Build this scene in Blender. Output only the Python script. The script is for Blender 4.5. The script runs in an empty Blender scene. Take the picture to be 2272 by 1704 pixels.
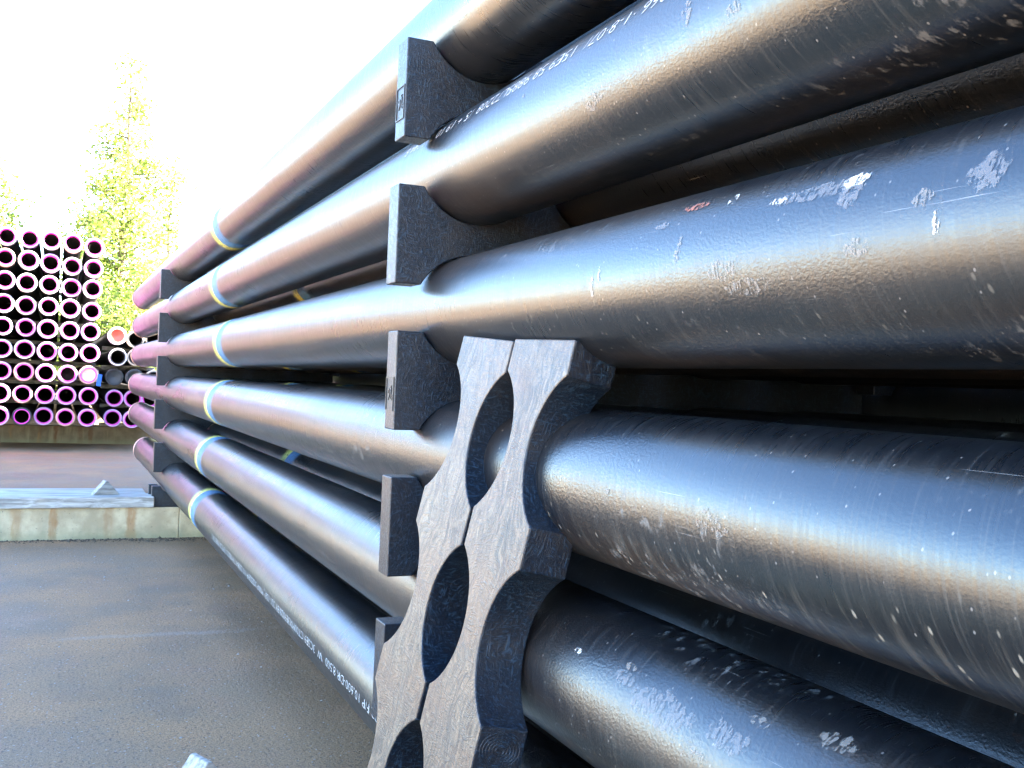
import bpy, bmesh, math, random
import numpy as np
from mathutils import Vector, Matrix, Euler
random.seed(7)
rng = np.random.default_rng(7)
R = math.radians
S = bpy.context.scene
C = S.collection

# ------------------------------------------------------------------ camera, sky, sun, exposure
CAM_Z = 1.20
YAW, PITCH, ROLL = 0.4182, 0.0019, 0.0425
cam = bpy.data.cameras.new('camera'); cam_o = bpy.data.objects.new('camera', cam); C.objects.link(cam_o)
cam.sensor_fit = 'HORIZONTAL'; cam.sensor_width = 36.0; cam.lens = 36.0 * 2268.6 / 2272.0
cam.clip_start = 0.02; cam.clip_end = 2000
F = Vector((math.sin(YAW)*math.cos(PITCH), math.cos(YAW)*math.cos(PITCH), math.sin(PITCH)))
Rt = Vector((math.cos(YAW), -math.sin(YAW), 0)); Up = Rt.cross(F)
Rt2 = math.cos(ROLL)*Rt + math.sin(ROLL)*Up; Up2 = -math.sin(ROLL)*Rt + math.cos(ROLL)*Up
M = Matrix(((Rt2.x, Up2.x, -F.x, 0), (Rt2.y, Up2.y, -F.y, 0), (Rt2.z, Up2.z, -F.z, CAM_Z), (0, 0, 0, 1)))
cam_o.matrix_world = M
S.camera = cam_o

SUN_EL, SUN_A = R(30.0), R(75.0)           # sun stands low on the far side of the stacks, a little behind the camera
to_sun = Vector((math.sin(SUN_A)*math.cos(SUN_EL), -math.cos(SUN_A)*math.cos(SUN_EL), math.sin(SUN_EL)))
world = bpy.data.worlds.new('World'); S.world = world; world.use_nodes = True
wn = world.node_tree; wn.nodes.clear()
wo = wn.nodes.new('ShaderNodeOutputWorld'); bg = wn.nodes.new('ShaderNodeBackground'); sk = wn.nodes.new('ShaderNodeTexSky')
sk.sky_type = 'NISHITA'; sk.sun_disc = False; sk.sun_elevation = SUN_EL
sk.sun_rotation = math.atan2(to_sun.x, to_sun.y)
sk.altitude = 50; sk.air_density = 1.0; sk.dust_density = 0.15; sk.ozone_density = 3.0
bg.inputs['Strength'].default_value = 0.065
wn.links.new(sk.outputs[0], bg.inputs[0]); wn.links.new(bg.outputs[0], wo.inputs[0])
sun = bpy.data.lights.new('sun', 'SUN'); sun.energy = 5.0; sun.angle = R(0.5); sun.color = (1.0, 0.93, 0.82)
sun_o = bpy.data.objects.new('sun', sun); C.objects.link(sun_o)
sun_o.rotation_euler = to_sun.to_track_quat('Z', 'Y').to_euler(); sun_o.location = (20, -30, 20)
S.view_settings.view_transform = 'Standard'; S.view_settings.look = 'None'
S.view_settings.exposure = 5.0; S.view_settings.gamma = 1.0; S.view_settings.use_curve_mapping = False
S.render.engine = 'CYCLES'
S.cycles.max_bounces = 6; S.cycles.diffuse_bounces = 3; S.cycles.glossy_bounces = 4

# ------------------------------------------------------------------ helpers
def mesh_obj(name, verts, faces, mat=None, parent=None, smooth=False, uvs=None):
    me = bpy.data.meshes.new(name); me.from_pydata([tuple(v) for v in verts], [], faces); me.update()
    if uvs is not None:
        uv = me.uv_layers.new(name='UVMap')
        uv.data.foreach_set('uv', np.asarray(uvs, dtype=np.float32).ravel())
    if smooth: me.polygons.foreach_set('use_smooth', [True]*len(me.polygons))
    return link(name, me, mat, parent)
def link(name, me, mat=None, parent=None):
    o = bpy.data.objects.new(name, me); C.objects.link(o)
    if mat and not me.materials: me.materials.append(mat)
    if parent: o.parent = parent
    return o
def empty(name, loc=(0,0,0), rot=(0,0,0)):
    o = bpy.data.objects.new(name, None); C.objects.link(o); o.location = loc; o.rotation_euler = rot
    o.empty_display_size = .1
    return o
def tag(o, label=None, cat=None, group=None, kind=None):
    if label: o['label'] = label
    if cat: o['category'] = cat
    if group: o['group'] = group
    if kind: o['kind'] = kind
    return o
def bevel_mesh(me, off, seg=1, ang=30):
    bm = bmesh.new(); bm.from_mesh(me); bmesh.ops.recalc_face_normals(bm, faces=bm.faces)
    es = [e for e in bm.edges if len(e.link_faces) == 2 and e.calc_face_angle(0) > R(ang)]
    bmesh.ops.bevel(bm, geom=es, offset=off, segments=seg, affect='EDGES', profile=.5, clamp_overlap=True)
    bm.to_mesh(me); bm.free()
def box(name, x0, x1, y0, y1, z0, z1, mat, parent=None, bev=.004, jitter=0):
    v = [(x, y, z) for x in (x0, x1) for y in (y0, y1) for z in (z0, z1)]
    f = [(0,1,3,2), (4,6,7,5), (0,4,5,1), (2,3,7,6), (0,2,6,4), (1,5,7,3)]
    o = mesh_obj(name, v, f, mat, parent)
    if bev: bevel_mesh(o.data, bev, 2)
    return o
def tube_verts(p0, p1, r0, r1, n=7):
    p0, p1 = Vector(p0), Vector(p1); d = (p1-p0).normalized()
    a = d.orthogonal().normalized(); b = d.cross(a)
    vs = []
    for p, r in ((p0, r0), (p1, r1)):
        for i in range(n):
            t = 2*math.pi*i/n; vs.append(p + a*(r*math.cos(t)) + b*(r*math.sin(t)))
    fs = [(i, (i+1) % n, n+(i+1) % n, n+i) for i in range(n)]
    return vs, fs

# ------------------------------------------------------------------ node helpers
def new_mat(name):
    m = bpy.data.materials.new(name); m.use_nodes = True; nt = m.node_tree; nt.nodes.clear()
    out = nt.nodes.new('ShaderNodeOutputMaterial'); p = nt.nodes.new('ShaderNodeBsdfPrincipled')
    nt.links.new(p.outputs[0], out.inputs[0])
    return m, nt, p
class N:
    def __init__(s, nt): s.nt = nt
    def node(s, t, **kw):
        n = s.nt.nodes.new(t)
        for k, v in kw.items(): setattr(n, k, v)
        return n
    def put(s, sock, v):
        if isinstance(v, bpy.types.NodeSocket): s.nt.links.new(v, sock)
        elif v is not None: sock.default_value = v
    def math(s, op, a, b=None, c=None, clamp=False):
        n = s.node('ShaderNodeMath', operation=op, use_clamp=clamp)
        s.put(n.inputs[0], a); s.put(n.inputs[1], b) if b is not None else None
        if c is not None: s.put(n.inputs[2], c)
        return n.outputs[0]
    def map(s, vec, scale=(1,1,1), loc=(0,0,0), rot=(0,0,0)):
        n = s.node('ShaderNodeMapping'); s.put(n.inputs[0], vec); s.put(n.inputs[1], loc); s.put(n.inputs[2], rot); s.put(n.inputs[3], scale)
        return n.outputs[0]
    def noise(s, vec, scale=5, detail=4, rough=.55, dist=0, col=False):
        n = s.node('ShaderNodeTexNoise'); s.put(n.inputs['Vector'], vec); s.put(n.inputs['Scale'], scale)
        s.put(n.inputs['Detail'], detail); s.put(n.inputs['Roughness'], rough); s.put(n.inputs['Distortion'], dist)
        return n.outputs['Color'] if col else n.outputs[0]
    def vor(s, vec, scale=5, feature='F1', rnd=1, out='Distance'):
        n = s.node('ShaderNodeTexVoronoi', feature=feature); s.put(n.inputs['Vector'], vec); s.put(n.inputs['Scale'], scale)
        s.put(n.inputs['Randomness'], rnd)
        return n.outputs[out]
    def ramp(s, v, a, b, lo=0., hi=1., smooth=True):
        n = s.node('ShaderNodeMapRange'); n.interpolation_type = 'SMOOTHSTEP' if smooth else 'LINEAR'
        s.put(n.inputs[0], v); s.put(n.inputs[1], a); s.put(n.inputs[2], b); s.put(n.inputs[3], lo); s.put(n.inputs[4], hi)
        return n.outputs[0]
    def mix(s, f, a, b):
        n = s.node('ShaderNodeMix', data_type='RGBA'); s.put(n.inputs[0], f); s.put(n.inputs[6], a); s.put(n.inputs[7], b)
        return n.outputs[2]
    def bump(s, h, strength=.3, dist=.01, nrm=None):
        n = s.node('ShaderNodeBump'); s.put(n.inputs['Strength'], strength); s.put(n.inputs['Distance'], dist); s.put(n.inputs['Height'], h)
        if nrm is not None: s.put(n.inputs['Normal'], nrm)
        return n.outputs[0]
    def coord(s, what='Object'):
        return s.node('ShaderNodeTexCoord').outputs[what]
    def sep(s, v):
        n = s.node('ShaderNodeSeparateXYZ'); s.put(n.inputs[0], v); return n.outputs
    def comb(s, x, y, z=0.):
        n = s.node('ShaderNodeCombineXYZ'); s.put(n.inputs[0], x); s.put(n.inputs[1], y); s.put(n.inputs[2], z); return n.outputs[0]
    def rnd(s):
        return s.node('ShaderNodeObjectInfo').outputs['Random']
def rgb(*c): return (c[0], c[1], c[2], 1.0)

# ------------------------------------------------------------------ materials
def mat_pipe():
    m, nt, p = new_mat('varnished_steel'); n = N(nt)
    uv = n.coord('UV'); u, v, _ = n.sep(uv)
    rnd = n.rnd(); off = n.math('MULTIPLY', rnd, 37.)
    P = n.comb(u, v, off)                     # metres along the pipe, metres round it
    # tone: blue-black varnish with faint brown patches
    big = n.noise(n.map(P, (1.2, 6, 1)), 1., 4)
    col = n.mix(n.ramp(big, .45, .75), rgb(.004, .005, .007), rgb(.020, .013, .009))
    # brush streaks round the pipe, slightly slanted
    st = n.math('ADD', u, n.math('MULTIPLY', v, .22))
    streak = n.noise(n.comb(n.math('MULTIPLY', st, 210.), n.math('MULTIPLY', v, 9.), off), 1., 3, .6)
    streak2 = n.noise(n.comb(n.math('MULTIPLY', st, 60.), n.math('MULTIPLY', v, 4.), off), 1., 4, .65)
    col = n.mix(n.math('MULTIPLY', n.ramp(streak, .52, .74), .42), col, rgb(.034, .033, .033))
    # dust and dried drips: small pale flecks drawn out downwards
    cell = n.node('ShaderNodeTexVoronoi', feature='F1'); n.put(cell.inputs['Vector'], n.comb(n.math('MULTIPLY', st, 88.), n.math('MULTIPLY', v, 44.), off)); cell.inputs['Scale'].default_value = 1.
    cr = n.sep(cell.outputs['Color'])[0]
    fleck = n.math('MULTIPLY', n.ramp(cell.outputs['Distance'], .12, .26, 1, 0), n.ramp(cr, .72, .76))
    wet = n.ramp(n.noise(n.map(P, (1.1, 9, 1), (3.3, 0, 0)), 1., 2), .47, .60)
    dat = n.node('ShaderNodeAttribute', attribute_type='OBJECT', attribute_name='drip').outputs['Fac']
    zone = n.math('MULTIPLY', n.math('MULTIPLY', n.ramp(v, .395, .43), n.ramp(v, .45, .53, 1, 0)), dat)
    fleck = n.math('MULTIPLY', fleck, n.math('MAXIMUM', n.math('MULTIPLY', wet, .12), zone))
    tail = n.math('MULTIPLY', n.ramp(streak2, .58, .72), n.ramp(n.noise(n.map(P, (2, 14, 1), (9, 2, 0)), 1., 2), .52, .66))
    tail = n.math('MAXIMUM', tail, n.math('MULTIPLY', n.ramp(streak2, .52, .64), n.math('MULTIPLY', n.math('MULTIPLY', n.ramp(v, .41, .45), n.ramp(v, .50, .58, 1, 0)), dat)))
    col = n.mix(n.math('MULTIPLY', tail, .28), col, rgb(.09, .083, .072))
    col = n.mix(n.math('MULTIPLY', fleck, .6), col, rgb(.26, .24, .20))
    # fine speckle
    cell2 = n.node('ShaderNodeTexVoronoi', feature='F1'); n.put(cell2.inputs['Vector'], n.comb(n.math('MULTIPLY', u, 140.), n.math('MULTIPLY', v, 110.), off)); cell2.inputs['Scale'].default_value = 1.
    c2 = n.sep(cell2.outputs['Color'])[0]
    speck = n.math('MULTIPLY', n.ramp(cell2.outputs['Distance'], .12, .26, 1, 0), n.ramp(c2, .93, .95))
    col = n.mix(n.math('MULTIPLY', speck, .5), col, rgb(.22, .21, .20))
    # rubbed, scuffed places
    scz = n.ramp(n.noise(n.map(P, (1.6, 7, 1), (5, 5, 0)), 1., 2), .56, .68)
    sc = n.noise(n.comb(n.math('MULTIPLY', st, 55.), n.math('MULTIPLY', v, 34.), off), 1., 4, .68)
    scuff = n.math('MULTIPLY', n.ramp(sc, .55, .66), scz)
    col = n.mix(n.math('MULTIPLY', scuff, .35), col, rgb(.20, .20, .20))
    # lengthwise scratches
    sl = n.noise(n.comb(n.math('MULTIPLY', u, 5.), n.math('MULTIPLY', v, 420.), off), 1., 2, .5)
    slm = n.ramp(n.noise(n.map(P, (3, 20, 1), (1, 7, 0)), 1., 3), .58, .68)
    scr = n.math('MULTIPLY', n.ramp(sl, .68, .74), slm)
    col = n.mix(n.math('MULTIPLY', scr, .6), col, rgb(.33, .33, .33))
    # rust
    ru = n.math('MULTIPLY', n.ramp(n.noise(n.map(P, (7, 12, 1), (2, 1, 0)), 1., 4, .7), .70, .78), .6)
    col = n.mix(ru, col, rgb(.10, .04, .018))
    # sprayed identification bands: yellow outside, blue inside
    at = n.node('ShaderNodeAttribute', attribute_type='OBJECT', attribute_name='band'); b = at.outputs['Fac']
    wob = n.math('MULTIPLY', n.math('SUBTRACT', n.noise(n.map(P, (4, 14, 1)), 1., 3), .5), .05)
    d = n.math('ADD', n.math('SUBTRACT', u, b), wob)
    yel = n.math('MULTIPLY', n.ramp(d, -.004, .004), n.ramp(d, .05, .14, 1, 0))
    blu = n.math('MULTIPLY', n.ramp(d, -.21, -.12), n.ramp(d, -.004, .004, 1, 0))
    grit = n.ramp(n.noise(n.map(P, (60, 60, 1)), 1., 3, .7), .34, .5)
    col = n.mix(n.math('MULTIPLY', n.math('MULTIPLY', yel, grit), .8), col, rgb(.58, .56, .10))
    col = n.mix(n.math('MULTIPLY', n.math('MULTIPLY', blu, grit), .75), col, rgb(.03, .17, .40))
    n.put(p.inputs['Base Color'], col)
    rough = n.math('ADD', n.ramp(n.math('ADD', n.math('MULTIPLY', streak, .5), n.math('MULTIPLY', big, .5)), .35, .65, .27, .39), n.math('MULTIPLY', n.math('ADD', scuff, fleck, clamp=True), .25))
    rough = n.math('ADD', rough, n.math('MULTIPLY', n.math('ADD', yel, blu, clamp=True), .30))
    n.put(p.inputs['Roughness'], rough)
    p.inputs['Specular IOR Level'].default_value = .8
    p.inputs['Specular Tint'].default_value = rgb(.80, .92, 1.)
    peel = n.noise(n.map(P, (190, 230, 1)), 1., 2, .6)
    pit = n.ramp(n.noise(n.map(P, (1.3, 5, 1), (7, 3, 0)), 1., 2), .42, .62, .25, 1.)
    h = n.math('ADD', n.math('MULTIPLY', peel, pit), n.math('MULTIPLY', streak, .10))
    n.put(p.inputs['Normal'], n.bump(h, .19, .004))
    return m
def mat_plastic(name='black_recycled_plastic', wea=0.):
    m, nt, p = new_mat(name); n = N(nt); o = n.coord('Object')
    rnd = n.rnd(); off = n.math('MULTIPLY', rnd, 23.)
    ov = n.node('ShaderNodeVectorMath', operation='ADD'); n.put(ov.inputs[0], o); n.put(ov.inputs[1], n.comb(off, off, off)); o2 = ov.outputs[0]
    warp = n.node('ShaderNodeVectorMath', operation='MULTIPLY_ADD'); n.put(warp.inputs[0], n.noise(o2, 7., 2, .5, col=True)); warp.inputs[1].default_value = (.10, .10, .10); n.put(warp.inputs[2], o2)
    fib = n.noise(n.map(warp.outputs[0], (26, 300, 330)), 1., 3, .65, .5)
    fib2 = n.noise(n.map(warp.outputs[0], (300, 90, 80), (0, 0, 0), (0, .6, 0)), 1., 3, .6)
    f = n.math('MAXIMUM', fib, fib2)
    col = n.mix(n.ramp(f, .52, .70), rgb(.0016, .0045, .0105), rgb(.016, .034, .058))
    dust = n.ramp(n.noise(o2, 9., 5, .6), .45, .75)
    col = n.mix(n.math('MULTIPLY', dust, .25), col, rgb(.040, .034, .030))
    ru = n.ramp(n.noise(n.map(o2, (8, 8, 14)), 1., 5, .7), .70, .78)
    col = n.mix(n.math('MULTIPLY', ru, .45), col, rgb(.12, .045, .015))
    if wea:  # weathered tone, lightened to carry the sky sheen on broad faces
        lo = n.noise(n.map(warp.outputs[0], (6, 130, 130)), 1., 4, .7, .3)
        ww = n.mix(n.ramp(lo, .35, .65), rgb(.018, .017, .018), rgb(.175, .130, .088))
        ww = n.mix(n.ramp(n.noise(o2, 5., 4, .6), .42, .62), ww, n.mix(.6, ww, rgb(.125, .070, .042)))
        col = n.mix(wea, col, n.mix(n.ramp(f, .46, .62, .0, .65), ww, rgb(.010, .012, .018)))
    n.put(p.inputs['Base Color'], col)
    n.put(p.inputs['Roughness'], n.ramp(f, .35, .75, .44, .33))
    p.inputs['Specular IOR Level'].default_value = .42
    g = n.noise(o2, 420., 3, .6)
    n.put(p.inputs['Normal'], n.bump(n.math('ADD', f, n.math('MULTIPLY', g, .25)), .36, .004))
    return m
def mat_ground():
    m, nt, p = new_mat('worn_asphalt'); n = N(nt); o = n.coord('Object'); x, y, z = n.sep(o)
    a = n.noise(o, 1.6, 5, .6); b = n.noise(n.map(o, (1, .55, 1), (3, 9, 0)), .5, 4, .6)
    c = n.mix(n.ramp(a, .35, .68), rgb(.205, .124, .064), rgb(.360, .198, .094))
    c = n.mix(n.math('MULTIPLY', n.ramp(b, .42, .60), .7), c, rgb(.250, .154, .076))
    c = n.mix(n.math('MULTIPLY', n.ramp(n.noise(n.map(o, (1, 1, 1), (20, 3, 0)), 2.7, 4, .6), .52, .7), .6), c, rgb(.290, .162, .088))
    gr = n.noise(o, 130., 3, .75)
    c = n.mix(n.ramp(gr, .32, .58), n.mix(.70, c, rgb(.035, .022, .020)), c)
    ston = n.node('ShaderNodeTexVoronoi', feature='F1'); n.put(ston.inputs['Vector'], o); ston.inputs['Scale'].default_value = 75
    sr = n.sep(ston.outputs['Color'])
    spot = n.math('MULTIPLY', n.ramp(ston.outputs['Distance'], .22, .4, 1, 0), n.ramp(sr[0], .90, .93))
    c = n.mix(n.math('MULTIPLY', spot, .7), c, rgb(.27, .25, .23))
    pitm = n.math('MULTIPLY', n.ramp(n.noise(o, 62., 3, .6), .56, .66), n.ramp(n.noise(o, 2.1, 3), .30, .60, .4, 1.))
    c = n.mix(n.math('MULTIPLY', pitm, .75), c, rgb(.050, .040, .034))
    oil = n.math('MULTIPLY', n.ramp(n.noise(n.map(o, (1, .8, 1), (4.2, 7.7, 0)), 1.15, 5, .6), .56, .70), n.ramp(gr, .2, .6, .6, 1.))
    c = n.mix(n.math('MULTIPLY', oil, .3), c, rgb(.07, .058, .048))
    # old seam running across, and a pale worn streak
    w = n.math('MULTIPLY', n.math('SUBTRACT', n.noise(n.map(o, (2.2, 0, 0)), 1., 4), .5), .16)
    sy = n.math('ABSOLUTE', n.math('ADD', n.math('SUBTRACT', y, 4.90), w))
    seam = n.math('MULTIPLY', n.ramp(sy, .006, .05, 1, 0), n.ramp(n.noise(o, 4., 4), .35, .55))
    c = n.mix(n.math('MULTIPLY', seam, .28), c, rgb(.26, .24, .21))
    # drifted sand bands further off
    sand = n.math('MULTIPLY', n.ramp(n.noise(n.map(o, (.8, 1.1, 1), (1, 4, 0)), 1., 5, .65), .48, .66), n.ramp(y, 8, 10))
    c = n.mix(n.math('MULTIPLY', sand, .35), c, rgb(.21, .165, .115))
    n.put(p.inputs['Base Color'], c); n.put(p.inputs['Roughness'], n.ramp(a, .3, .7, .62, .85))
    p.inputs['Specular IOR Level'].default_value = .45
    h = n.math('SUBTRACT', n.math('ADD', n.math('MULTIPLY', gr, .6), n.math('MULTIPLY', n.noise(o, 45., 4, .65), 1.)), n.math('MULTIPLY', pitm, .9))
    n.put(p.inputs['Normal'], n.bump(h, .5, .012))
    return m
def mat_concrete(name='stained_concrete', k=1.):
    m, nt, p = new_mat(name); n = N(nt); o = n.coord('Object'); x, y, z = n.sep(o)
    a = n.noise(o, 6., 6, .62)
    c = n.mix(n.ramp(a, .35, .7), rgb(.32*k, .255*k, .160*k), rgb(.50*k, .41*k, .27*k))
    drip = n.noise(n.comb(n.math('MULTIPLY', x, 9.), n.math('MULTIPLY', y, 9.), n.math('MULTIPLY', z, 1.3)), 1., 4, .6)
    c = n.mix(n.math('MULTIPLY', n.ramp(drip, .5, .68), .5), c, rgb(.27, .24, .16))
    xw = n.math('ADD', x, n.math('MULTIPLY', n.math('SUBTRACT', n.noise(n.map(o, (14, 14, 9)), 1., 4, .6), .5), .07))
    rust = n.noise(n.comb(n.math('MULTIPLY', xw, 7.), 3.7, n.math('MULTIPLY', z, 1.2)), 1., 3, .6)
    rb = None
    for cx, w_, k_ in ((.01, .035, .9), (.515, .045, .8), (.37, .05, .45), (-.22, .05, .4)):
        t_ = n.math('MULTIPLY', n.ramp(n.math('ABSOLUTE', n.math('SUBTRACT', xw, cx)), w_*.3, w_, 1, 0), k_)
        rb = t_ if rb is None else n.math('MAXIMUM', rb, t_)
    rb = n.math('MULTIPLY', rb, n.ramp(n.noise(n.map(o, (40, 40, 8)), 1., 3), .25, .6, .5, 1.))
    c = n.mix(n.math('MULTIPLY', rb, .85), c, rgb(.25*k+.02, .125*k, .04*k))
    c = n.mix(n.math('MULTIPLY', n.ramp(rust, .60, .72), .6), c, rgb(.27, .14, .045))
    low = n.ramp(n.math('ADD', z, n.math('MULTIPLY', n.noise(o, 14., 4), .12)), .06, .16, 1, 0)
    c = n.mix(n.math('MULTIPLY', low, .5), c, rgb(.17, .18, .10))
    pit = n.ramp(n.noise(o, 70., 3, .6), .66, .72)
    c = n.mix(n.math('MULTIPLY', pit, .7), c, rgb(.09, .08, .07))
    n.put(p.inputs['Base Color'], c); p.inputs['Roughness'].default_value = .88
    n.put(p.inputs['Normal'], n.bump(n.math('SUBTRACT', n.noise(o, 60., 5, .6), pit), .4, .008))
    return m
def mat_wood(name='grey_weathered_wood', tint=1.):
    m, nt, p = new_mat(name); n = N(nt); o = n.coord('Object'); rnd = n.math('MULTIPLY', n.rnd(), 9.)
    x, y, z = n.sep(o)
    k = n.noise(n.map(o, (2.2, 5, 5)), 1., 2)
    g = n.noise(n.comb(n.math('MULTIPLY', x, 3.), n.math('ADD', n.math('MULTIPLY', y, 55.), n.math('MULTIPLY', k, 7.)), n.math('ADD', n.math('MULTIPLY', z, 55.), rnd)), 1., 5, .65)
    c = n.mix(n.ramp(g, .32, .7), rgb(.17*tint, .16*tint, .145*tint), rgb(.44*tint, .43*tint, .41*tint))
    kn = n.vor(n.map(o, (2.4, 9, 9), (.35, .2, .1)), 1.)
    c = n.mix(n.math('MULTIPLY', n.ramp(kn, .05, .16, 1, 0), .75), c, rgb(.13, .09, .06))
    c = n.mix(n.math('MULTIPLY', n.ramp(n.noise(o, 5., 4), .5, .7), .3), c, rgb(.40, .33, .24))
    n.put(p.inputs['Base Color'], c); p.inputs['Roughness'].default_value = .75
    n.put(p.inputs['Normal'], n.bump(g, .5, .004))
    return m
def mat_simple(name, c, rough=.5, spec=.5, var=.15, scale=20., bump=0., c2=None):
    m, nt, p = new_mat(name); n = N(nt); o = n.coord('Object')
    f = n.ramp(n.noise(o, scale, 5, .6), .3, .7)
    dark = c2 if c2 else tuple(x*(1-var) for x in c)
    n.put(p.inputs['Base Color'], n.mix(f, rgb(*dark), rgb(*c)))
    p.inputs['Roughness'].default_value = rough; p.inputs['Specular IOR Level'].default_value = spec
    if bump: n.put(p.inputs['Normal'], n.bump(n.noise(o, scale*4, 4), bump, .004))
    return m
def mat_leaf(name, c1, c2):
    m, nt, p = new_mat(name); n = N(nt); o = n.coord('Object')
    f = n.noise(o, 3., 3)
    f2 = n.noise(o, 40., 1)
    c = n.mix(n.ramp(n.math('ADD', n.math('MULTIPLY', f, .6), n.math('MULTIPLY', f2, .4)), .38, .62), rgb(*c1), rgb(*c2))
    n.put(p.inputs['Base Color'], c); p.inputs['Roughness'].default_value = .5
    out = [x for x in nt.nodes if x.type == 'OUTPUT_MATERIAL'][0]
    tr = nt.nodes.new('ShaderNodeBsdfTranslucent'); mx = nt.nodes.new('ShaderNodeMixShader'); mx.inputs[0].default_value = .45
    nt.links.new(c, tr.inputs[0]); nt.links.new(p.outputs[0], mx.inputs[1]); nt.links.new(tr.outputs[0], mx.inputs[2]); nt.links.new(mx.outputs[0], out.inputs[0])
    return m

M_PIPE = mat_pipe(); M_PLAS = mat_plastic(); M_PLASW = mat_plastic('weathered_sky_sheen_plastic', .85); M_GROUND = mat_ground(); M_CONC = mat_concrete(); M_WOOD = mat_wood()
M_CONCD = mat_concrete('shaded_stained_concrete', .36)  # shade under the pipe overhang put into the colour along with stain
M_CHOCK = mat_wood('pale_dry_wood', .75)
M_INK = mat_simple('white_stencil_ink', (.46, .48, .50), .6, .3, .25, 200.)
M_LILAC = mat_simple('lilac_fringe_plastic', (.62, .36, .64), .45, .5, .2, 14.)  # lilac deepened with lens colour fringing
M_PALE = mat_simple('pale_plastic', (.78, .72, .74), .45, .5, .2, 14.)
M_MAG = mat_simple('magenta_lens_fringe', (.78, .05, .46), .45, .5, .2, 14.)  # lens colour fringing painted on as the lip's magenta
M_PINK = mat_simple('pink_plastic', (.60, .33, .27), .45, .5, .2, 14.)
M_DARKP = mat_simple('dark_grey_plastic', (.035, .035, .036), .5, .5, .3, 14.)
M_RED = mat_simple('red_plastic', (.72, .07, .04), .4, .5, .25, 10.)
M_CREAM = mat_simple('cream_daylight', (.72, .62, .45), .5, .5, .3, 10.)  # pale tone of daylight showing through a pipe, painted on a disc
M_TAN = mat_simple('tan_plastic', (.48, .40, .30), .5, .5, .3, 10.)
M_STEELIN = mat_simple('raw_steel_inside', (.045, .032, .026), .6, .4, .4, 9., c2=(.02, .014, .012))
M_FARPIPE = mat_simple('dull_dark_steel', (.030, .027, .026), .45, .6, .4, 6.)
M_BARK = mat_simple('grey_brown_bark', (.16, .12, .085), .9, .2, .4, 12., .4)
M_LEAF = mat_leaf('yellow_green_leaves', (.10, .155, .022), (.22, .27, .05))
M_LEAF2 = mat_leaf('fresh_green_leaves', (.085, .145, .022), (.20, .26, .05))
M_WHITE = mat_simple('white_enamel', (.8, .8, .8), .4, .5, .05)
M_GALV = mat_simple('galvanised_steel', (.45, .46, .47), .45, .6, .15)
M_BLUE = mat_simple('blue_plastic', (.03, .13, .55), .4, .5, .15)
M_STONE = mat_simple('pale_grit', (.30, .28, .26), .8, .4, .5, 300.)

# ------------------------------------------------------------------ ground
g = mesh_obj('ground', [(-300, -300, 0), (300, -300, 0), (300, 300, 0), (-300, 300, 0)], [(0, 1, 2, 3)], M_GROUND)
tag(g, 'brown-grey worn asphalt yard', 'ground', kind='structure')
gy = mesh_obj('added_gravel_yard', [(-300, -300, .004), (-3.4, -300, .004), (-3.1, 300, .004), (-300, 300, .004)], [(0, 1, 2, 3)], mat_simple('brown_gravel', (.46, .27, .13), .9, .3, .35, 30., .5))  # out of view; added to bounce warm light onto pipes and ground
tag(gy, 'added brown gravel yard, out of view left of the asphalt', 'gravel', kind='structure')
# loose grit lying on the asphalt
gv, gf = [], []
for i in range(1500):
    y = 2.2 + 8*random.random()**1.2; x = -.6 + 1.6*random.random()
    s = random.uniform(.0012, .0042) * (2.2 if random.random() < .05 else 1)
    k = len(gv); a = random.random()*6.28
    for t in range(4): gv.append((x+s*math.cos(a+t*1.571)*random.uniform(.6, 1.3), y+s*math.sin(a+t*1.571)*random.uniform(.6, 1.3), .0005))
    gv.append((x+s*.2, y, s*random.uniform(.5, 1.)))
    gf += [(k+t, k+(t+1) % 4, k+4) for t in range(4)]
tag(mesh_obj('grit', gv, gf, M_STONE), 'fine pale grit scattered on the asphalt', 'grit', kind='stuff')

dv, df = [], []
for i in range(900):
    x = random.uniform(-.7, 1.6); y = 7.725 - abs(random.gauss(0, .05)) - (.10*random.random() if x > .5 else 0)
    s = random.uniform(.003, .009) * (2.0 if random.random() < .06 else 1); k = len(dv); a = random.random()*6.28
    for t in range(5): dv.append((x+s*math.cos(a+t*1.257)*random.uniform(.6, 1.4), y+s*math.sin(a+t*1.257)*random.uniform(.6, 1.3), -.0005))
    dv.append((x+s*.2, y, s*random.uniform(.5, 1.1)))
    df += [(k+t, k+(t+1) % 5, k+5) for t in range(5)]
tag(mesh_obj('dirt', dv, df, mat_simple('dark_crumbs', (.10, .08, .06), .9, .3, .6, 80.)), 'dark crumbs of dirt along the foot of the concrete sleeper', 'dirt', kind='stuff')

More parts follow.
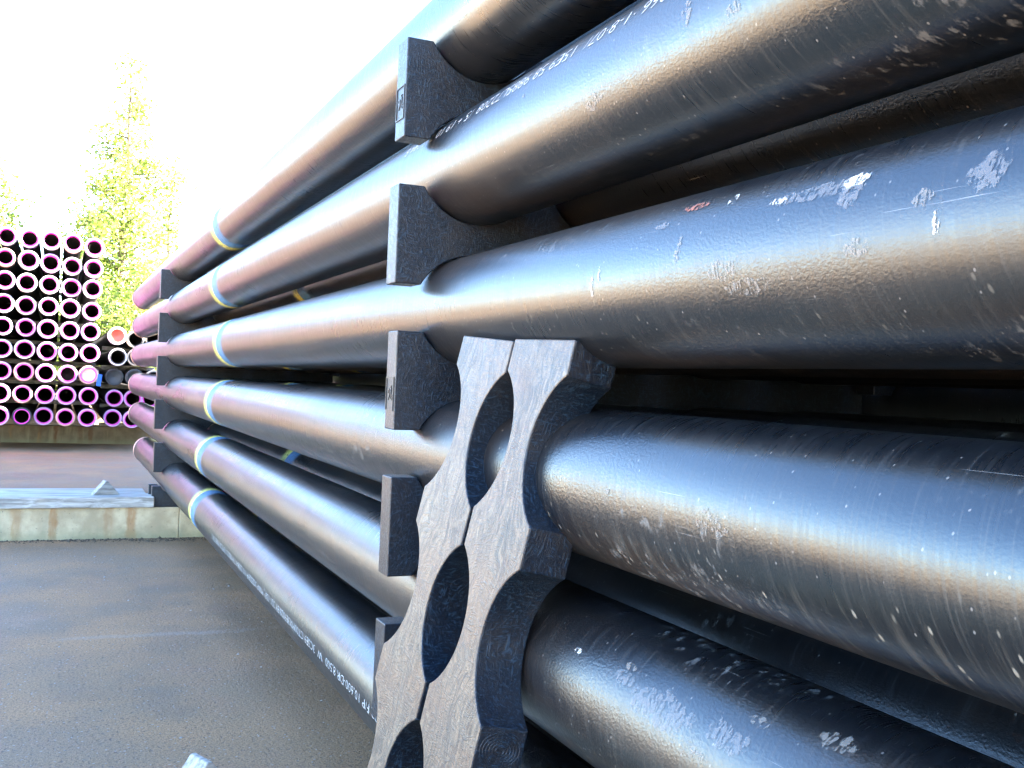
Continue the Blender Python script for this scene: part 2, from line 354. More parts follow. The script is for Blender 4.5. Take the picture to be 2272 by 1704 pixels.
# ------------------------------------------------------------------ pipes of the near stacks
RP = .12225; PITCH_Z = .3128; PITCH_X = .3087; X0 = .8303
ROWZ = [1.3582 + (2-k)*PITCH_Z for k in range(6)]       # top layer first
Y_NEAR = -1.85
YN, YF = 2.087, 7.753
def pipe_mesh(name, L, r, seg=96, rings=2):
    vs, fs, uvs = [], [], []
    ys = np.linspace(0, L, rings)
    for y in ys:
        for i in range(seg):
            t = 2*math.pi*i/seg
            vs.append((r*math.cos(t), y, r*math.sin(t)))
    for j in range(rings-1):
        for i in range(seg):
            i2 = (i+1) % seg
            fs.append((j*seg+i, (j+1)*seg+i, (j+1)*seg+i2, j*seg+i2))
            a, b = r*2*math.pi*i/seg, r*2*math.pi*(i+1)/seg
            uvs += [(ys[j], a), (ys[j+1], a), (ys[j+1], b), (ys[j], b)]
    me = bpy.data.meshes.new(name); me.from_pydata(vs, [], fs); me.update()
    me.polygons.foreach_set('use_smooth', [True]*len(me.polygons))
    uv = me.uv_layers.new(name='UVMap'); uv.data.foreach_set('uv', np.asarray(uvs, np.float32).ravel())
    return me
def lathe_mesh(name, prof, seg=32, closed=True):
    """prof: list of (radius, y); revolved about Y. closed joins last to first"""
    vs, fs = [], []
    n = len(prof)
    for (r, y) in prof:
        for i in range(seg):
            t = 2*math.pi*i/seg; vs.append((r*math.cos(t), y, r*math.sin(t)))
    for j in range(n if closed else n-1):
        j2 = (j+1) % n
        for i in range(seg):
            i2 = (i+1) % seg
            fs.append((j*seg+i, j*seg+i2, j2*seg+i2, j2*seg+i))
    me = bpy.data.meshes.new(name); me.from_pydata(vs, [], fs); me.update()
    bm = bmesh.new(); bm.from_mesh(me); bmesh.ops.recalc_face_normals(bm, faces=bm.faces); bm.to_mesh(me); bm.free()
    me.polygons.foreach_set('use_smooth', [True]*len(me.polygons))
    return me
def disc_mesh(name, r, y, seg=28, dish=.0):
    vs = [(0, y+dish, 0)] + [(r*math.cos(2*math.pi*i/seg), y, r*math.sin(2*math.pi*i/seg)) for i in range(seg)]
    fs = [(0, 1+i, 1+(i+1) % seg) for i in range(seg)]
    me = bpy.data.meshes.new(name); me.from_pydata(vs, [], fs); me.update()
    return me
L_PIPE = 13.5
ME_PIPE = pipe_mesh('pipe', L_PIPE, RP, 112, 28)
ME_PIPE.materials.append(M_PIPE)
# end protector of the near pipes: a collar with a dark joint line and an end flange
ME_PROT = lathe_mesh('end_protector', [(RP-.004, -.10), (RP+.0025, -.10), (RP+.0035, -.012), (RP+.003, .012), (RP-.002, .016), (RP-.03, .016), (RP-.03, -.02)], 64)
ME_PROT.materials.append(M_PINK)
ME_GASK = lathe_mesh('gasket', [(RP-.002, -.108), (RP+.004, -.108), (RP+.004, -.1005), (RP-.002, -.1005)], 64); ME_GASK.materials.append(M_DARKP)
ME_CAP = disc_mesh('end_cap', RP-.002, .002, 40); ME_CAP.materials.append(M_DARKP)
ROWN = ['topmost', 'second from the top', 'third from the top', 'fourth from the top', 'fifth from the top', 'lowest']
FAR_END = [11.80, 11.63, 11.65, 11.84, 11.64, 10.66]
BAND = [5.52, 5.47, 5.22, 5.47, 5.76, 5.94]
def near_pipe(x, z, yend, band, label, group, drip=0.0):
    root = empty('steel_pipe', (x, yend - L_PIPE, z))
    root['label'] = label; root['category'] = 'pipe'; root['group'] = group
    b = link('pipe_body', ME_PIPE, None, root); b['band'] = band - (yend - L_PIPE); b['drip'] = drip
    for me, nm, y in ((ME_PROT, 'end_protector', L_PIPE), (ME_GASK, 'joint_ring', L_PIPE), (ME_CAP, 'near_end_cap', 0.0)):
        o = link(nm, me, None, root); o.location = (0, y, 0)
    return root
front = []
extra = ['topmost front pipe of the near stack, sky above it', 'front pipe second from the top, white stencilled figures along its upper side', 'front pipe third from the top, with white scrapes and paint rubs', 'front pipe fourth from the top, pale dried drips along its flank', 'front pipe fifth from the top, scuffed, partly behind the loose spacers', 'lowest front pipe, white stencilled lettering low on its flank']
for k in range(6):
    front.append(near_pipe(X0, ROWZ[k], FAR_END[k], BAND[k], 'dark ' + extra[k], 'pipes of the near stack', (.1, .15, .3, 1., .6, .2)[k]))
for c in range(1, 4):
    for k in range(6):
        yb = [5.6, 4.95, 5.4, 5.35, 5.05, 5.6][k] + random.uniform(-.05, .05) if c == 1 else 5.4 + random.uniform(-.3, .3)
        if c == 1: lb = f'shaded steel pipe seen in the gaps behind the front pipes, {ROWN[k]} layer'
        else: lb = 'dark pipe buried deep inside the near stack'
        near_pipe(X0 + c*PITCH_X, ROWZ[k], 11.65 + random.uniform(-.3, .15), yb, lb, 'pipes of the near stack' if c == 1 else 'pipes deep inside the near stack')
X1 = X0 + 1.25; DZ2 = .12  # second stack raised so its pipes block daylight through the gaps
for c in range(4):
    for k in range(-2, 6):  # two upper rows added, unseen, to darken the gap between stacks
        near_pipe(X1 + c*PITCH_X, ROWZ[5] + (5-k)*PITCH_Z + DZ2, 11.5 + random.uniform(-.3, .3), 5.4 + random.uniform(-.4, .4), 'dark pipe of the second stack hidden behind the near stack', 'pipes of the second stack')
X2 = 4.05
for c in range(4):
    for k in range(10):
        near_pipe(X2 + c*PITCH_X, ROWZ[5] + k*PITCH_Z, 16.9 + random.uniform(-.3, .3), 10 + random.uniform(-.4, .4), 'dark pipe of the third stack hidden behind the other two', 'pipes of the third stack')

# stencilled text wrapped on a pipe (read from the far side, so upside down from here)
def stencil(parent, body, y_near, ang, height, tight=1.0):
    cu = bpy.data.curves.new('txt', 'FONT'); cu.body = body; cu.size = 1.0; cu.resolution_u = 2; cu.offset = -.018
    t = bpy.data.objects.new('txt', cu); C.objects.link(t)
    bpy.context.view_layer.update()
    me = bpy.data.meshes.new_from_object(t); bpy.data.objects.remove(t)
    s = height / .69
    bm = bmesh.new(); bm.from_mesh(me)
    r = RP + .0008
    for v in bm.verts:
        y = y_near + v.co.x*s*tight
        th = ang - (v.co.y*s - height/2)/r     # text top points down the flank
        v.co = Vector((-r*math.cos(th), y, r*math.sin(th)))
    bm.to_mesh(me); bm.free(); me.materials.clear(); me.materials.append(M_INK)
    o = link('stencil_lettering', me, None, parent); o['kind'] = 'stuff'
    return o
stencil(front[1], 'L-0066 ·1-8·07/  15E9 58 9885L72208  /5 + 19 10 7  S 244 8', 1.10-(FAR_END[1]-L_PIPE), R(30), .025, 1.35)
stencil(front[5], '- + 32 F/P 10,600-DR 8,500  \'W  3CSE9 CT00MX3E9028 BY 321-158 | MWP 3CE528 P 110, 355B-9 T7P 9E62 L/ 7SPT 28 990E2 T/P 2', 2.20-(FAR_END[5]-L_PIPE), R(-1), .024, 1.5)

def mat_rub(name, c, dens, op=.9):
    m, nt, p = new_mat(name); n = N(nt); uv = n.coord('UV'); u, v, _ = n.sep(uv)
    o = n.coord('Object'); ox, oy, oz = n.sep(o)
    wob = n.noise(n.comb(n.math('MULTIPLY', oy, 40.), n.math('MULTIPLY', oz, 40.), 0.), 1., 3)
    rr = n.math('SQRT', n.math('ADD', n.math('MULTIPLY', u, u), n.math('MULTIPLY', v, v)))
    e = n.ramp(n.math('ADD', rr, n.math('MULTIPLY', n.math('SUBTRACT', wob, .5), 1.1)), .15, .95, 1, 0)
    g = n.noise(n.comb(n.math('MULTIPLY', oy, 110.), n.math('MULTIPLY', oz, 110.), n.math('MULTIPLY', ox, 110.)), 1., 5, .7)
    g2 = n.noise(n.comb(n.math('MULTIPLY', oy, 330.), n.math('MULTIPLY', oz, 50.), 0.), 1., 3, .6)
    a = n.math('MULTIPLY', n.ramp(n.math('ADD', n.math('MULTIPLY', g, .65), n.math('MULTIPLY', g2, .35)), .60-dens*.2, .68-dens*.2), n.ramp(n.math('ADD', e, n.math('MULTIPLY', n.math('SUBTRACT', g, .5), 1.2)), .25, .5))
    n.put(p.inputs['Base Color'], rgb(*c)); p.inputs['Roughness'].default_value = .55
    n.put(p.inputs['Alpha'], n.math('MULTIPLY', n.math('MULTIPLY', a, n.ramp(e, .02, .4)), op))
    return m
M_RUBC = mat_rub('chalky_smear', (.20, .21, .23), .8, .38); M_RUBW = mat_rub('white_paint_rub', (.55, .55, .54), .65, .8); M_RUBB = mat_rub('chalky_blue_rub', (.16, .20, .27), .7, .6); M_RUBR = mat_rub('red_primer_rub', (.26, .10, .07), .7); M_RUBG = mat_rub('grey_dust_smear', (.20, .19, .18), .6, .55)
def rub(k, y, ang, ly, la, mat, slant=0.):
    """worn patch on front pipe k: centre at world y, angle above the horizontal in degrees, length along pipe, length round it"""
    nu, nv = 6, 5; vs, fs, uvs = [], [], []
    r = RP + .0009
    for i in range(nu+1):
        for j in range(nv+1):
            a = -1 + 2*i/nu; b = -1 + 2*j/nv
            th = R(ang) + b*la/2/r
            vs.append((-r*math.cos(th), y - (FAR_END[k]-L_PIPE) + a*ly/2 + slant*b*la/2, r*math.sin(th)))
    for i in range(nu):
        for j in range(nv):
            q = (i*(nv+1)+j, (i+1)*(nv+1)+j, (i+1)*(nv+1)+j+1, i*(nv+1)+j+1); fs.append(q)
            for w in q: uvs.append((-1 + 2*(w//(nv+1))/nu, -1 + 2*(w % (nv+1))/nv))
    o = mesh_obj('paint_rub', vs, fs, mat, front[k], True, uvs)
    return o
RUBS = [
 (2, .86, 29, .20, .030, M_RUBC), (2, .80, 31, .05, .022, M_RUBW), (2, .92, 29, .045, .014, M_RUBW), (2, .80, 24, .045, .05, M_RUBC), (2, 1.02, 38, .022, .028, M_RUBW), (2, 1.10, 41, .08, .022, M_RUBR), (2, 1.16, 30, .05, .016, M_RUBC),
 (2, .63, 20, .06, .06, M_RUBC), (2, .70, 13, .05, .030, M_RUBG), (2, 1.32, -4, .012, .05, M_RUBW), (2, 1.30, 4, .01, .03, M_RUBW), (2, 1.0, -6, .10, .035, M_RUBG), (2, .95, -16, .12, .03, M_RUBG), (2, .78, -4, .05, .03, M_RUBG), (2, .68, 2, .012, .04, M_RUBW), (2, 1.10, 12, .02, .05, M_RUBG),
 (4, 1.36, 37, .03, .012, M_RUBW), (4, 1.22, 44, .05, .020, M_RUBG), (4, 1.22, 36, .08, .03, M_RUBC), (4, 1.12, 30, .20, .07, M_RUBC), (4, .98, 34, .12, .05, M_RUBC), (4, .84, 60, .08, .04, M_RUBG), (4, .95, 50, .06, .02, M_RUBG), (4, 1.02, 18, .05, .02, M_RUBG),
 (3, 1.25, 6, .014, .012, M_RUBG), (3, 1.0, 2, .10, .05, M_RUBG),
 (1, 1.1, 5, .03, .05, M_RUBG), (1, 1.0, -8, .05, .03, M_RUBG), (1, 1.35, -20, .07, .04, M_RUBG), (1, 1.6, 14, .015, .03, M_RUBG),
 (0, 1.92, -22, .13, .006, M_RUBG), (0, 1.98, -14, .006, .05, M_RUBG), (0, 1.90, -12, .03, .022, M_RUBG), (0, 1.55, -38, .08, .015, M_RUBG),
]
for q in RUBS: rub(*q)

# ------------------------------------------------------------------ spacer bars
HB, TB, EB, CH, FL = .212, .0656, .0583, .2402, .0685
LB = 2*EB + 4*CH + 3*FL
SAG = (HB - (PITCH_Z - 2*RP))/2 - .001
def bar_mesh(name, base=False, seg=28):
    """bar lies along +x from 0, centred on z=0, thickness 0..TB along y"""
    pts = [(0, 0)]
    x = EB
    rr = ((CH/2)**2 + SAG**2)/(2*SAG)
    for i in range(4):
        cx = x + CH/2; a0 = math.asin((CH/2)/rr)
        for j in range(seg+1):
            a = -a0 + 2*a0*j/seg
            pts.append((cx + rr*math.sin(a), -(rr*math.cos(a) - (rr - SAG))))
        x += CH + FL
    pts.append((LB, 0))
    vs, fs = [], []
    zb = -.1485 if base else None
    for (px, dz) in pts:
        for y in (0, TB):
            vs.append((px, y, HB/2 + dz)); vs.append((px, y, (HB/2 + zb) if base else -HB/2 - dz))
    n = len(pts)
    for i in range(n-1):
        a, b = 4*i, 4*(i+1)
        fs += [(a, a+1, b+1, b), (a+2, b+2, b+3, a+3), (a, b, b+2, a+2), (a+1, a+3, b+3, b+1)]
    fs += [(0, 2, 3, 1), (4*n-4, 4*n-3, 4*n-1, 4*n-2)]
    me = bpy.data.meshes.new(name); me.from_pydata(vs, [], fs); me.update()
    bevel_mesh(me, .0024, 2, 25)
    me.materials.append(M_PLAS)
    return me
ME_BAR = bar_mesh('spacer_bar'); ME_BASE = bar_mesh('base_bar', True)
AX = EB + CH/2                                   # bar end to first pipe axis
def text_mesh(body, size, depth):
    cu = bpy.data.curves.new('txt', 'FONT'); cu.body = body; cu.size = size; cu.extrude = depth; cu.resolution_u = 2
    t = bpy.data.objects.new('txt', cu); C.objects.link(t); bpy.context.view_layer.update()
    me = bpy.data.meshes.new_from_object(t); bpy.data.objects.remove(t); return me
def size_mark(bar):
    """moulded size field on the bar's end: raised border with 9 5/8 in it"""
    f = []
    vs, fs = [], []
    def bx(y0, y1, z0, z1):
        k = len(vs)
        for x in (-.0022, .001):
            for y in (y0, y1):
                for z in (z0, z1): vs.append((x, y, z))
        fs.extend([tuple(k+i for i in q) for q in [(0,1,3,2), (4,6,7,5), (0,4,5,1), (2,3,7,6), (0,2,6,4), (1,5,7,3)]])
    bx(.006, .0595, .004, .0065); bx(.006, .0595, -.066, -.0635); bx(.006, .0085, -.0635, .004); bx(.057, .0595, -.0635, .004)
    o = mesh_obj('size_field_border', vs, fs, M_DARKP, bar)
    for body, sz, yy, zz in (('9', .036, .050, -.043), ('5', .018, .029, -.024), ('8', .018, .022, -.044), ('/', .03, .029, -.040)):
        me = text_mesh(body, sz, .0012); me.materials.clear(); me.materials.append(M_DARKP)
        t = link('size_figure', me, None, bar)
        t.location = (-.0006, yy, zz); t.rotation_euler = (R(90), 0, R(-90))
set_names = {YN: 'near', YF: 'far'}
def place_bar(x, y, z, label, group, me=ME_BAR, name='spacer_bar'):
    o = link(name, me); o.location = (x, y, z)
    tag(o, label, 'spacer', group); return o
LAY = ['between the top and second pipe layers', 'between the second and third pipe layers', 'between the third and fourth pipe layers', 'between the fourth and fifth pipe layers', 'between the fifth and lowest pipe layers']
for Y, dxs in ((YN, (0.0, -.006, .004, .004, .003)), (YF, (0.0, 0.0, 0.0, -.004, .003))):
    wh = 'nearer set' if Y == YN else 'farther set near the pipe ends'
    for i in range(5):
        z = ROWZ[i] - PITCH_Z/2
        b = place_bar(X0 - AX + dxs[i], Y, z, f'black scalloped spacer {LAY[i]}, {wh}', 'spacers in the near stack')
        if Y == YN and i in (0, 2): size_mark(b)
        place_bar(X1 - AX, Y - .08, z + DZ2, 'spacer of the hidden second stack, glimpsed through the gaps', 'spacers of the second stack')
    zb = ROWZ[5] - PITCH_Z/2
    place_bar(X0 - AX, Y, zb, f'black flat-bottomed base spacer under the lowest pipes, {wh}', 'base spacers of the near stack', ME_BASE, 'base_spacer')
    if Y == YF: place_bar(X0 - AX - .012, Y + .13, zb, f'second black base spacer just behind the first, {wh}', 'base spacers of the near stack', ME_BASE, 'base_spacer')
    place_bar(X1 - AX, Y - .08, zb + DZ2, 'base spacer of the hidden second stack', 'spacers of the second stack', ME_BASE, 'base_spacer')
    o = box('timber_bearer', X1 - AX, X1 - AX + LB, Y - .11, Y - .001, .221, .340, M_WOOD, None, .004); tag(o, 'timber bearer under the hidden second stack', 'bearer', 'bearers under the second stack')
for Y in (YN, YF):
    for k in (-1, -2): place_bar(X1 - AX, Y - .08, ROWZ[0] - (k+.5)*PITCH_Z + DZ2, 'upper spacer added to the hidden second stack', 'spacers of the second stack')
for Y in (7.1, 13.0):
    for k in range(9):
        place_bar(X2 - AX, Y, ROWZ[5] + (k+.5)*PITCH_Z, 'spacer of the hidden third stack', 'spacers of the third stack')
    place_bar(X2 - AX, Y, ROWZ[5] - PITCH_Z/2, 'base spacer of the hidden third stack', 'spacers of the third stack', ME_BASE, 'base_spacer')
    o = box('timber_bearer', X2 - AX, X2 - AX + LB, Y - .03, Y + .10, -.02, .2208, M_WOOD, None, .004); tag(o, 'timber bearer under the hidden third stack', 'bearer', 'bearers under the third stack')
ME_LOOSE = ME_BAR.copy(); ME_LOOSE.materials.append(M_PLASW)  # broad faces paler: weathering plus sky sheen painted into the colour
for p_ in ME_LOOSE.polygons:
    if abs(p_.normal.y) > .9: p_.material_index = 1
# two loose bars leaning against the stack
def loose(loc, rz, ry, rx, label):
    # fitted frame: local x into the stack, y along the pipes, -z down the bar
    Mx = Matrix.Rotation(rz, 4, 'Z') @ Matrix.Rotation(ry, 4, 'Y') @ Matrix.Rotation(rx, 4, 'X')
    # bar mesh: x along -> -z ; thickness y -> x ; height z -> y
    A = Matrix(((0, 1, 0, 0), (0, 0, 1, HB/2), (-1, 0, 0, 0), (0, 0, 0, 1)))
    o = link('spacer_bar', ME_LOOSE); o.matrix_world = Matrix.Translation(loc) @ Mx @ A @ Matrix.Diagonal((1, 1.30, 1, 1))
    tag(o, label, 'spacer', 'loose spacers leaning on the stack')
    return o
bar_b = loose((.7341, 1.4158, 1.2765), R(2.668), R(12.05), R(1.68), 'loose scalloped plastic spacer leaning upright on the stack, the nearer right-hand one')
loose((.7226, 1.6281, 1.2789), R(3.894), R(11.49), R(4.07), 'loose scalloped plastic spacer leaning upright on the stack, the farther left-hand one')

rv, rf = [], []
for q in range(6):
    rr_ = .006 + q*.0042; k = len(rv); ns = 30
    cxm, cym = .641 + random.uniform(-.0007, .0007), .033
    for i in range(ns):
        t = 2*math.pi*i/ns
        for dr_, dz_ in ((-.0009, .0003), (0, -.0010), (.0009, .0003)): rv.append((cxm + (rr_+dr_)*math.cos(t), cym + (rr_+dr_)*math.sin(t), -HB/2 + dz_))
    for i in range(ns):
        a_, b_ = k+3*i, k+3*((i+1) % ns); rf += [(a_, b_, b_+1, a_+1), (a_+1, b_+1, b_+2, a_+2)]
mm = mesh_obj('turned_ring_mark', rv, rf, M_PLAS, bar_b, True); mm['kind'] = 'stuff'

# ------------------------------------------------------------------ sleepers, planks and chocks
def sleeper(y0, y1, x0, x1, label, h=.22, mat=None):
    root = empty('concrete_sleeper', ((x0+x1)/2, (y0+y1)/2, 0))
    tag(root, label, 'sleeper')
    n = max(1, round((x1-x0)/2.4)); w = (x1-x0)/n
    for i in range(n):
        a = x0 + i*w + .0015; b = a + w - .003
        o = box('concrete_block', a, b, y0, y1, -.05, h, mat or M_CONC, None, .004)
        o.location = -root.location; o.parent = root
    return root
sleeper(7.735, 8.35, -6.355, 3.245, 'pale concrete sleeper with rust stains under the far end of the near stack')
sleeper(1.93, 2.50, -6.355, 3.245, 'concrete sleeper under the near part of the stack, below the frame')
def plank(x0, x1, y0, y1, z0, z1, label, group):
    o = box('wooden_plank', -(x1-x0)/2, (x1-x0)/2, -(y1-y0)/2, (y1-y0)/2, 0, z1-z0, M_WOOD, None, .006)
    o.location = ((x0+x1)/2, (y0+y1)/2, z0); tag(o, label, 'plank', group); return o
plank(-4.2, .668, 7.71, 7.955, .2215, .298, 'weathered grey plank with knots on the concrete sleeper, front one of two', 'planks on the far sleeper')
plank(-4.2, .630, 7.96, 8.30, .2215, .297, 'weathered grey plank lying behind the front plank on the concrete sleeper', 'planks on the far sleeper')
def chock(x, y, z, w, h, d, rz, label):
    v = [(-w/2, -d/2, 0), (w/2, -d/2, 0), (.006, -d/2, h), (-.006, -d/2, h), (-w/2, d/2, 0), (w/2, d/2, 0), (.006, d/2, h), (-.006, d/2, h)]
    f = [(0,1,2,3), (7,6,5,4), (0,4,5,1), (1,5,6,2), (2,6,7,3), (3,7,4,0)]
    o = mesh_obj('wooden_chock', v, f, M_CHOCK); bevel_mesh(o.data, .003, 2)
    o.location = (x, y, z); o.rotation_euler = (0, 0, rz); tag(o, label, 'chock', 'triangular wooden chocks'); return o
chock(.345, 7.88, .299, .185, .098, .085, R(12), 'triangular wooden chock sitting on the grey plank by the far spacers')
chock(.339, 2.44, .2215, .15, .089, .08, R(22), 'triangular wooden chock tip showing at the bottom edge beside the loose spacers')

# ------------------------------------------------------------------ far stacks seen end-on
Y_RING = 15.9
L_FAR = 12.0
ME_FAR = lathe_mesh('far_pipe', [(.1215, .02), (.1215, L_FAR), (.104, L_FAR), (.104, .02)], 32); ME_FAR.materials.append(M_FARPIPE); ME_FAR.materials.append(M_STEELIN)
for p_ in ME_FAR.polygons:
    c = p_.center; 
    if math.hypot(c.x, c.z) < .108: p_.material_index = 1
ME_FARCAP = disc_mesh('far_pipe_light_stop', .11, L_FAR-.05); ME_FARCAP.materials.append(M_DARKP)  # unseen disc added to keep daylight out of the bores
def collar(name, mat, ro=.1305, ri=.1075):
    me = lathe_mesh(name, [(ro, .16), (ro, .006), (ro-.006, 0), (ri+.004, 0), (ri, .004), (ri, .16)], 36); me.materials.append(mat); return me
ME_COL = {k: collar('protector_'+k, m) for k, m in dict(lilac=M_LILAC, pale=M_PALE, tan=M_TAN, dark=M_DARKP, pink=M_PINK).items()}
def lip(mat):
    me = lathe_mesh('inner_lip', [(.1074, -.003), (.1074, .15), (.0955, .15), (.0955, -.003)], 36); me.materials.append(mat); return me
ME_LIP = {'mag': lip(M_MAG), 'tan': lip(M_TAN), 'dark': lip(M_DARKP)}
ME_PLUG = {k: disc_mesh('plug_'+k, .0950, 0, 30, .012) for k in ('red', 'cream', 'dark', 'brown')}
for k, m in dict(red=M_RED, cream=M_CREAM, dark=M_DARKP, brown=M_STEELIN).items(): ME_PLUG[k].materials.append(m)
def far_pipe(x, z, y, col, lp, plug, label, group):
    root = empty('steel_pipe', (x, y, z)); tag(root, label, 'pipe', group)
    link('pipe_body', ME_FAR, None, root); link('bore_light_stop', ME_FARCAP, None, root)
    o = link('end_protector', ME_COL[col], None, root); s = random.uniform(.97, 1.03); o.scale = (s, 1, s)
    if lp: link('inner_lip', ME_LIP[lp], None, o)
    if plug:
        q = link('end_plug', ME_PLUG[plug], None, root); q.location = (0, .03 if plug != 'brown' else .6, 0)
    return root
ORD = ['top', 'second', 'third', 'fourth', 'fifth', 'sixth', 'seventh', 'eighth', 'bottom']
COLN = ['rightmost', 'second from right', 'third from right', 'fourth from right', 'fifth from right', 'leftmost, cut by the frame edge', 'outermost left']
QF = .2835
for r_ in range(9):
    for c_ in range(6):
        x = .412 - c_*QF + random.uniform(-.006, .006)
        z = 2.948 - r_*.3081 + random.uniform(-.005, .005) + .012*c_*(1-r_/8)
        y = Y_RING + random.uniform(-.12, .12)
        plug = None
        col = 'pale' if (r_ < 6 and random.random() < .4) else ('pink' if random.random() < .12 else 'lilac')
        if (r_, c_) == (6, 0): plug = 'cream'  # this disc stands in for daylight seen through the pipe
        if (r_, c_) == (6, 1): plug = 'brown'
        if (r_, c_) == (8, 3): col = 'dark'
        far_pipe(x, z, y, col, 'mag', plug, f'ring-ended pipe in the tall left stack, {ORD[r_]} row, {COLN[c_]}' + (' with daylight painted in its bore' if plug == 'cream' else ''), 'pipe ends of the tall left stack')
for r_ in range(9):
    for c_ in range(14):
        root = empty('steel_pipe', (-1.62 - c_*.285, Y_RING + random.uniform(-.12, .12), 2.948 - r_*.3081)); tag(root, 'ring-ended pipe of the stack standing beyond the left edge', 'pipe', 'pipes of the stack beyond the left edge')
        link('pipe_body', ME_FAR, None, root); link('end_protector', ME_COL['pink' if random.random() < .6 else 'tan'], None, root)
RS = [['red', 'tan', 'tan'], ['pale', 'pale', 'pale'], ['dark', 'dark', 'pale'], ['lilac', 'lilac', 'lilac'], ['lilac', 'lilac', 'lilac']]
RO5 = ['top', 'second', 'third', 'fourth', 'bottom']
for r_ in range(5):
    for c_ in range(3):
        x = .775 + c_*.262 + random.uniform(-.008, .008) + (.02 if r_ == 1 else 0); z = 1.684 - r_*.304 + random.uniform(-.008, .008) - (.03 if (r_ == 0 and c_ == 1) else 0)
        k = RS[r_][c_]
        col = {'red': 'pale', 'tan': 'tan', 'pale': 'tan', 'dark': 'dark', 'lilac': 'lilac'}[k]
        if (r_, c_) in ((1, 0), (0, 0)): col = 'pale'
        plug = {'red': 'red', 'dark': 'dark'}.get(k)
        lb = 'bright red plugged pipe end on top of the low right stack' if k == 'red' else f'pipe end in the low right stack, {RO5[r_]} row, {["left", "middle", "right"][c_]} one' + (' closed with a dark cap' if k == 'dark' else '')
        far_pipe(x, z, Y_RING + .25 + random.uniform(-.2, .2), col, {'lilac': 'mag', 'red': 'tan'}.get(k, 'dark'), plug, lb, 'pipe ends of the low right stack')
sleeper(17.55, 18.2, -7.1, 4.9, 'stained concrete sleeper, shade painted in, under the far pipe stacks', .27, M_CONCD)
sleeper(24.5, 25.1, -7.1, 4.9, 'rear concrete sleeper hidden behind the far pipe stacks', .27, M_CONCD)
# timber dunnage between the layers of the far stacks, above the sleepers
for (xa, xb, rows, z0, nm) in ((-1.15, .55, 9, 2.948, 'tall left'), (.64, 1.45, 5, 1.684, 'low right')):
    for r_ in range(rows):
        for yy, wh in ((17.7, 'front'), (24.6, 'rear')):
            zt = z0 - r_*.3081 - .1235
            o = box('timber_batten', xa, xb, yy, yy+.12, zt-(.062 if r_ < rows-1 else (zt-.271)), zt, M_WOOD, None, .004)
            tag(o, f'timber batten under the {(ORD if rows == 9 else RO5)[r_]} row of the {nm} stack, {wh} set', 'batten', 'battens inside the far stacks')

# ------------------------------------------------------------------ blue tag and white sign behind
tg = box('plastic_tag', -.03, .03, -.004, .004, -.17, 0, M_BLUE, None, .002)
tg.location = (.557, 15.80, 1.115); tg.rotation_euler = (0, R(6), R(10)); tag(tg, 'small blue plastic tag hanging between the two far pipe stacks', 'tag')
v_, f_ = tube_verts((-.02, 0, -.01), (-.035, .03, .06), .004, .004, 6); mesh_obj('tag_string', v_, f_, M_TAN, tg)
sg = empty('round_cornered_sign', (4.05, 30.0, 0)); tag(sg, 'overexposed white sign board above the far end of the top pipe', 'sign')
prof = []
for (cx, cz, a0) in ((.95, 4.65, -90), (.95, 5.75, 0), (-.95, 5.75, 90), (-.95, 4.65, 180)):
    for j in range(6):
        a = R(a0 + 18*j); prof.append((cx + .15*math.cos(a), cz + .15*math.sin(a)))
npf = len(prof)
vs = [(x, -.02, z) for x, z in prof] + [(x, .02, z) for x, z in prof]
fs = [tuple(range(npf))[::-1], tuple(range(npf, 2*npf))] + [(i, (i+1) % npf, npf+(i+1) % npf, npf+i) for i in range(npf)]
mesh_obj('sign_board', vs, fs, M_WHITE, sg)
for xx in (-.6, .6):
    v_, f_ = tube_verts((xx, .06, 0), (xx, .06, 5.8), .04, .04, 12); mesh_obj('post', v_, f_, M_GALV, sg, True)

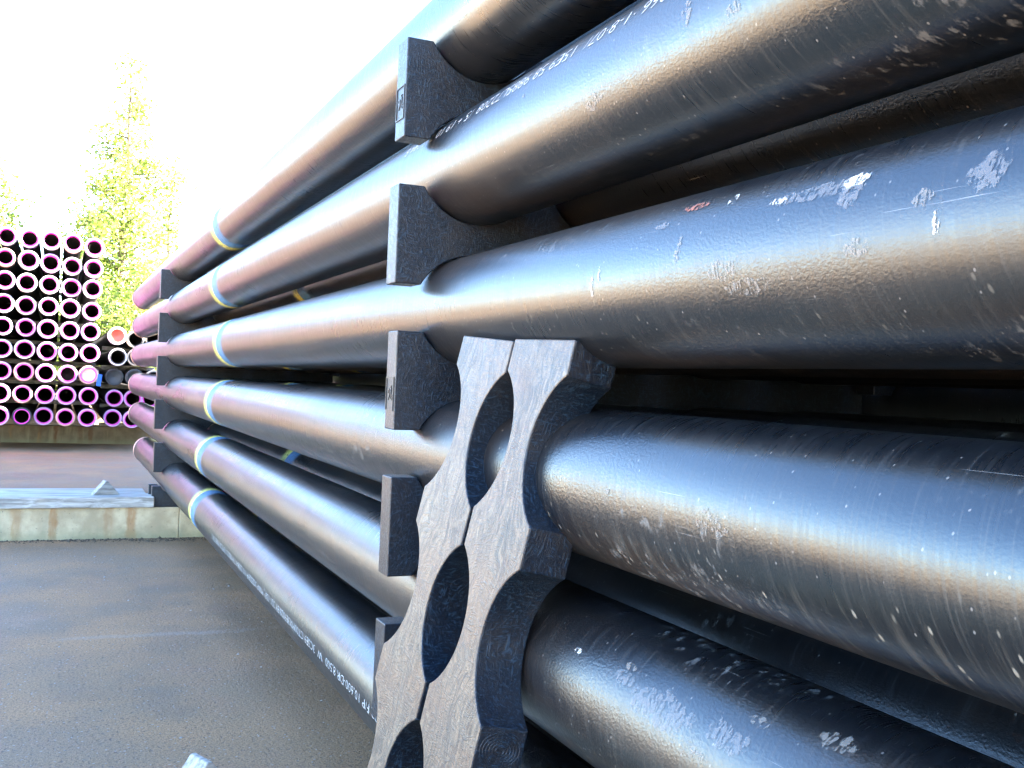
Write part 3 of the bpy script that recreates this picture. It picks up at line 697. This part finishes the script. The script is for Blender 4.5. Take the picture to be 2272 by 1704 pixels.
# ------------------------------------------------------------------ trees
def tree(name, x, y, h, rad, label, leafmat, n_limb=60, per=150, base=.12, leaf=.11, seed=1, shape=.8, cat='tree'):
    rg = np.random.default_rng(seed); rd = random.Random(seed)
    root = empty(name, (x, y, 0)); tag(root, label, cat, 'trees behind the far stacks')
    tv, tf = [], []
    def add(p0, p1, r0, r1, n=6):
        v, f = tube_verts(p0, p1, r0, r1, n); k = len(tv); tv.extend(v); tf.extend([tuple(i+k for i in q) for q in f])
    # trunk, slightly wavering
    pts = []; nseg = 9
    for i in range(nseg+1):
        t = i/nseg; pts.append(Vector((rd.uniform(-.08, .08)*t*2, rd.uniform(-.08, .08)*t*2, h*.96*t)))
    r0 = h*.016
    for i in range(nseg): add(pts[i], pts[i+1], r0*(1-i/nseg*.92), r0*(1-(i+1)/nseg*.92), 9)
    cent = []
    for i in range(n_limb):
        t = base + (1-base)*(i+rd.random())/n_limb
        k = min(nseg-1, int(t*nseg)); p = pts[k].lerp(pts[k+1], t*nseg-k)
        ln = rad*(max(.06, 1-((t-base)/(1-base)))**shape)*rd.uniform(.55, 1.15)
        a = rd.uniform(0, 6.283); up = rd.uniform(-.05, .5)
        d = Vector((math.cos(a), math.sin(a), up)).normalized()
        q = p + d*ln
        rl = .012 + .012*ln
        mid = p.lerp(q, .5) + Vector((0, 0, .06*ln))
        add(p, mid, rl, rl*.6, 5); add(mid, q, rl*.6, rl*.15, 5)
        for j in range(max(2, int(ln*3.2))):
            s = rd.uniform(.25, 1.05); c = p.lerp(q, min(s, 1)) + Vector((rd.gauss(0, .14), rd.gauss(0, .14), rd.gauss(0, .12)))*(.5+ln*.5)
            add(p.lerp(q, max(.1, s-.15)), c, rl*.35, rl*.1, 4)
            cent.append((c, .16 + .10*ln*rd.random()))
    mesh_obj('trunk', tv, tf, M_BARK, root, True)
    cs = np.array([[c.x, c.y, c.z] for c, s in cent]); ss = np.array([s for c, s in cent])
    n = int(len(cs)*per/6); wgt = (1.12 - cs[:, 2]/h)**1.2; idx = rg.choice(len(cs), n, p=wgt/wgt.sum())
    P = cs[idx] + rg.normal(size=(n, 3))*ss[idx][:, None]*np.array([1, 1, .75])
    d1 = rg.normal(size=(n, 3)); d1[:, 2] *= .7; d1 /= np.linalg.norm(d1, axis=1)[:, None]
    d2 = np.cross(d1, rg.normal(size=(n, 3))); d2 /= np.linalg.norm(d2, axis=1)[:, None]
    L = leaf*rg.uniform(.6, 1.35, n)[:, None]
    V = np.stack([P-d1*L*.5, P+d2*L*.32, P+d1*L*.6, P-d2*L*.32], 1).reshape(-1, 3)
    me = bpy.data.meshes.new('crown'); me.vertices.add(4*n); me.vertices.foreach_set('co', V.ravel())
    me.loops.add(4*n); me.loops.foreach_set('vertex_index', np.arange(4*n)); me.polygons.add(n)
    me.polygons.foreach_set('loop_start', np.arange(n)*4); me.update(calc_edges=True); me.validate()
    me.materials.append(leafmat); link('crown', me, None, root)
    return root
tree('birch_tree', 2.0, 40, 13.2, 3.3, 'tall conical tree with yellow-green leaves behind the gap between the far stacks', M_LEAF, 130, 260, .08, .15, 3, .7)
tree('birch_tree', 3.9, 43, 9.8, 2.3, 'shorter yellow-green tree right of the tall conical tree', M_LEAF, 80, 200, .10, .15, 4)
tree('birch_tree', -2.3, 39, 9.6, 2.7, 'yellow-green tree at the left edge above the tall left stack', M_LEAF2, 90, 210, .10, .15, 5)
tree('leafy_shrub', .6, 37, 5.4, 2.2, 'bushy shrub above the right end of the tall left stack', M_LEAF2, 46, 300, .05, .12, 6, .55, 'shrub')
tree('leafy_shrub', 2.6, 36, 5.0, 2.2, 'bushy shrub behind the low right stack', M_LEAF, 50, 300, .05, .12, 7, .5, 'shrub')
tree('leafy_shrub', 1.5, 38, 3.4, 2.0, 'low dense shrub behind the gap between the far stacks', M_LEAF2, 54, 420, .04, .12, 8, .4, 'shrub')
tree('leafy_shrub', -1.2, 38.5, 4.6, 2.0, 'shrub above the middle of the tall left stack', M_LEAF, 40, 300, .05, .12, 9, .5, 'shrub')
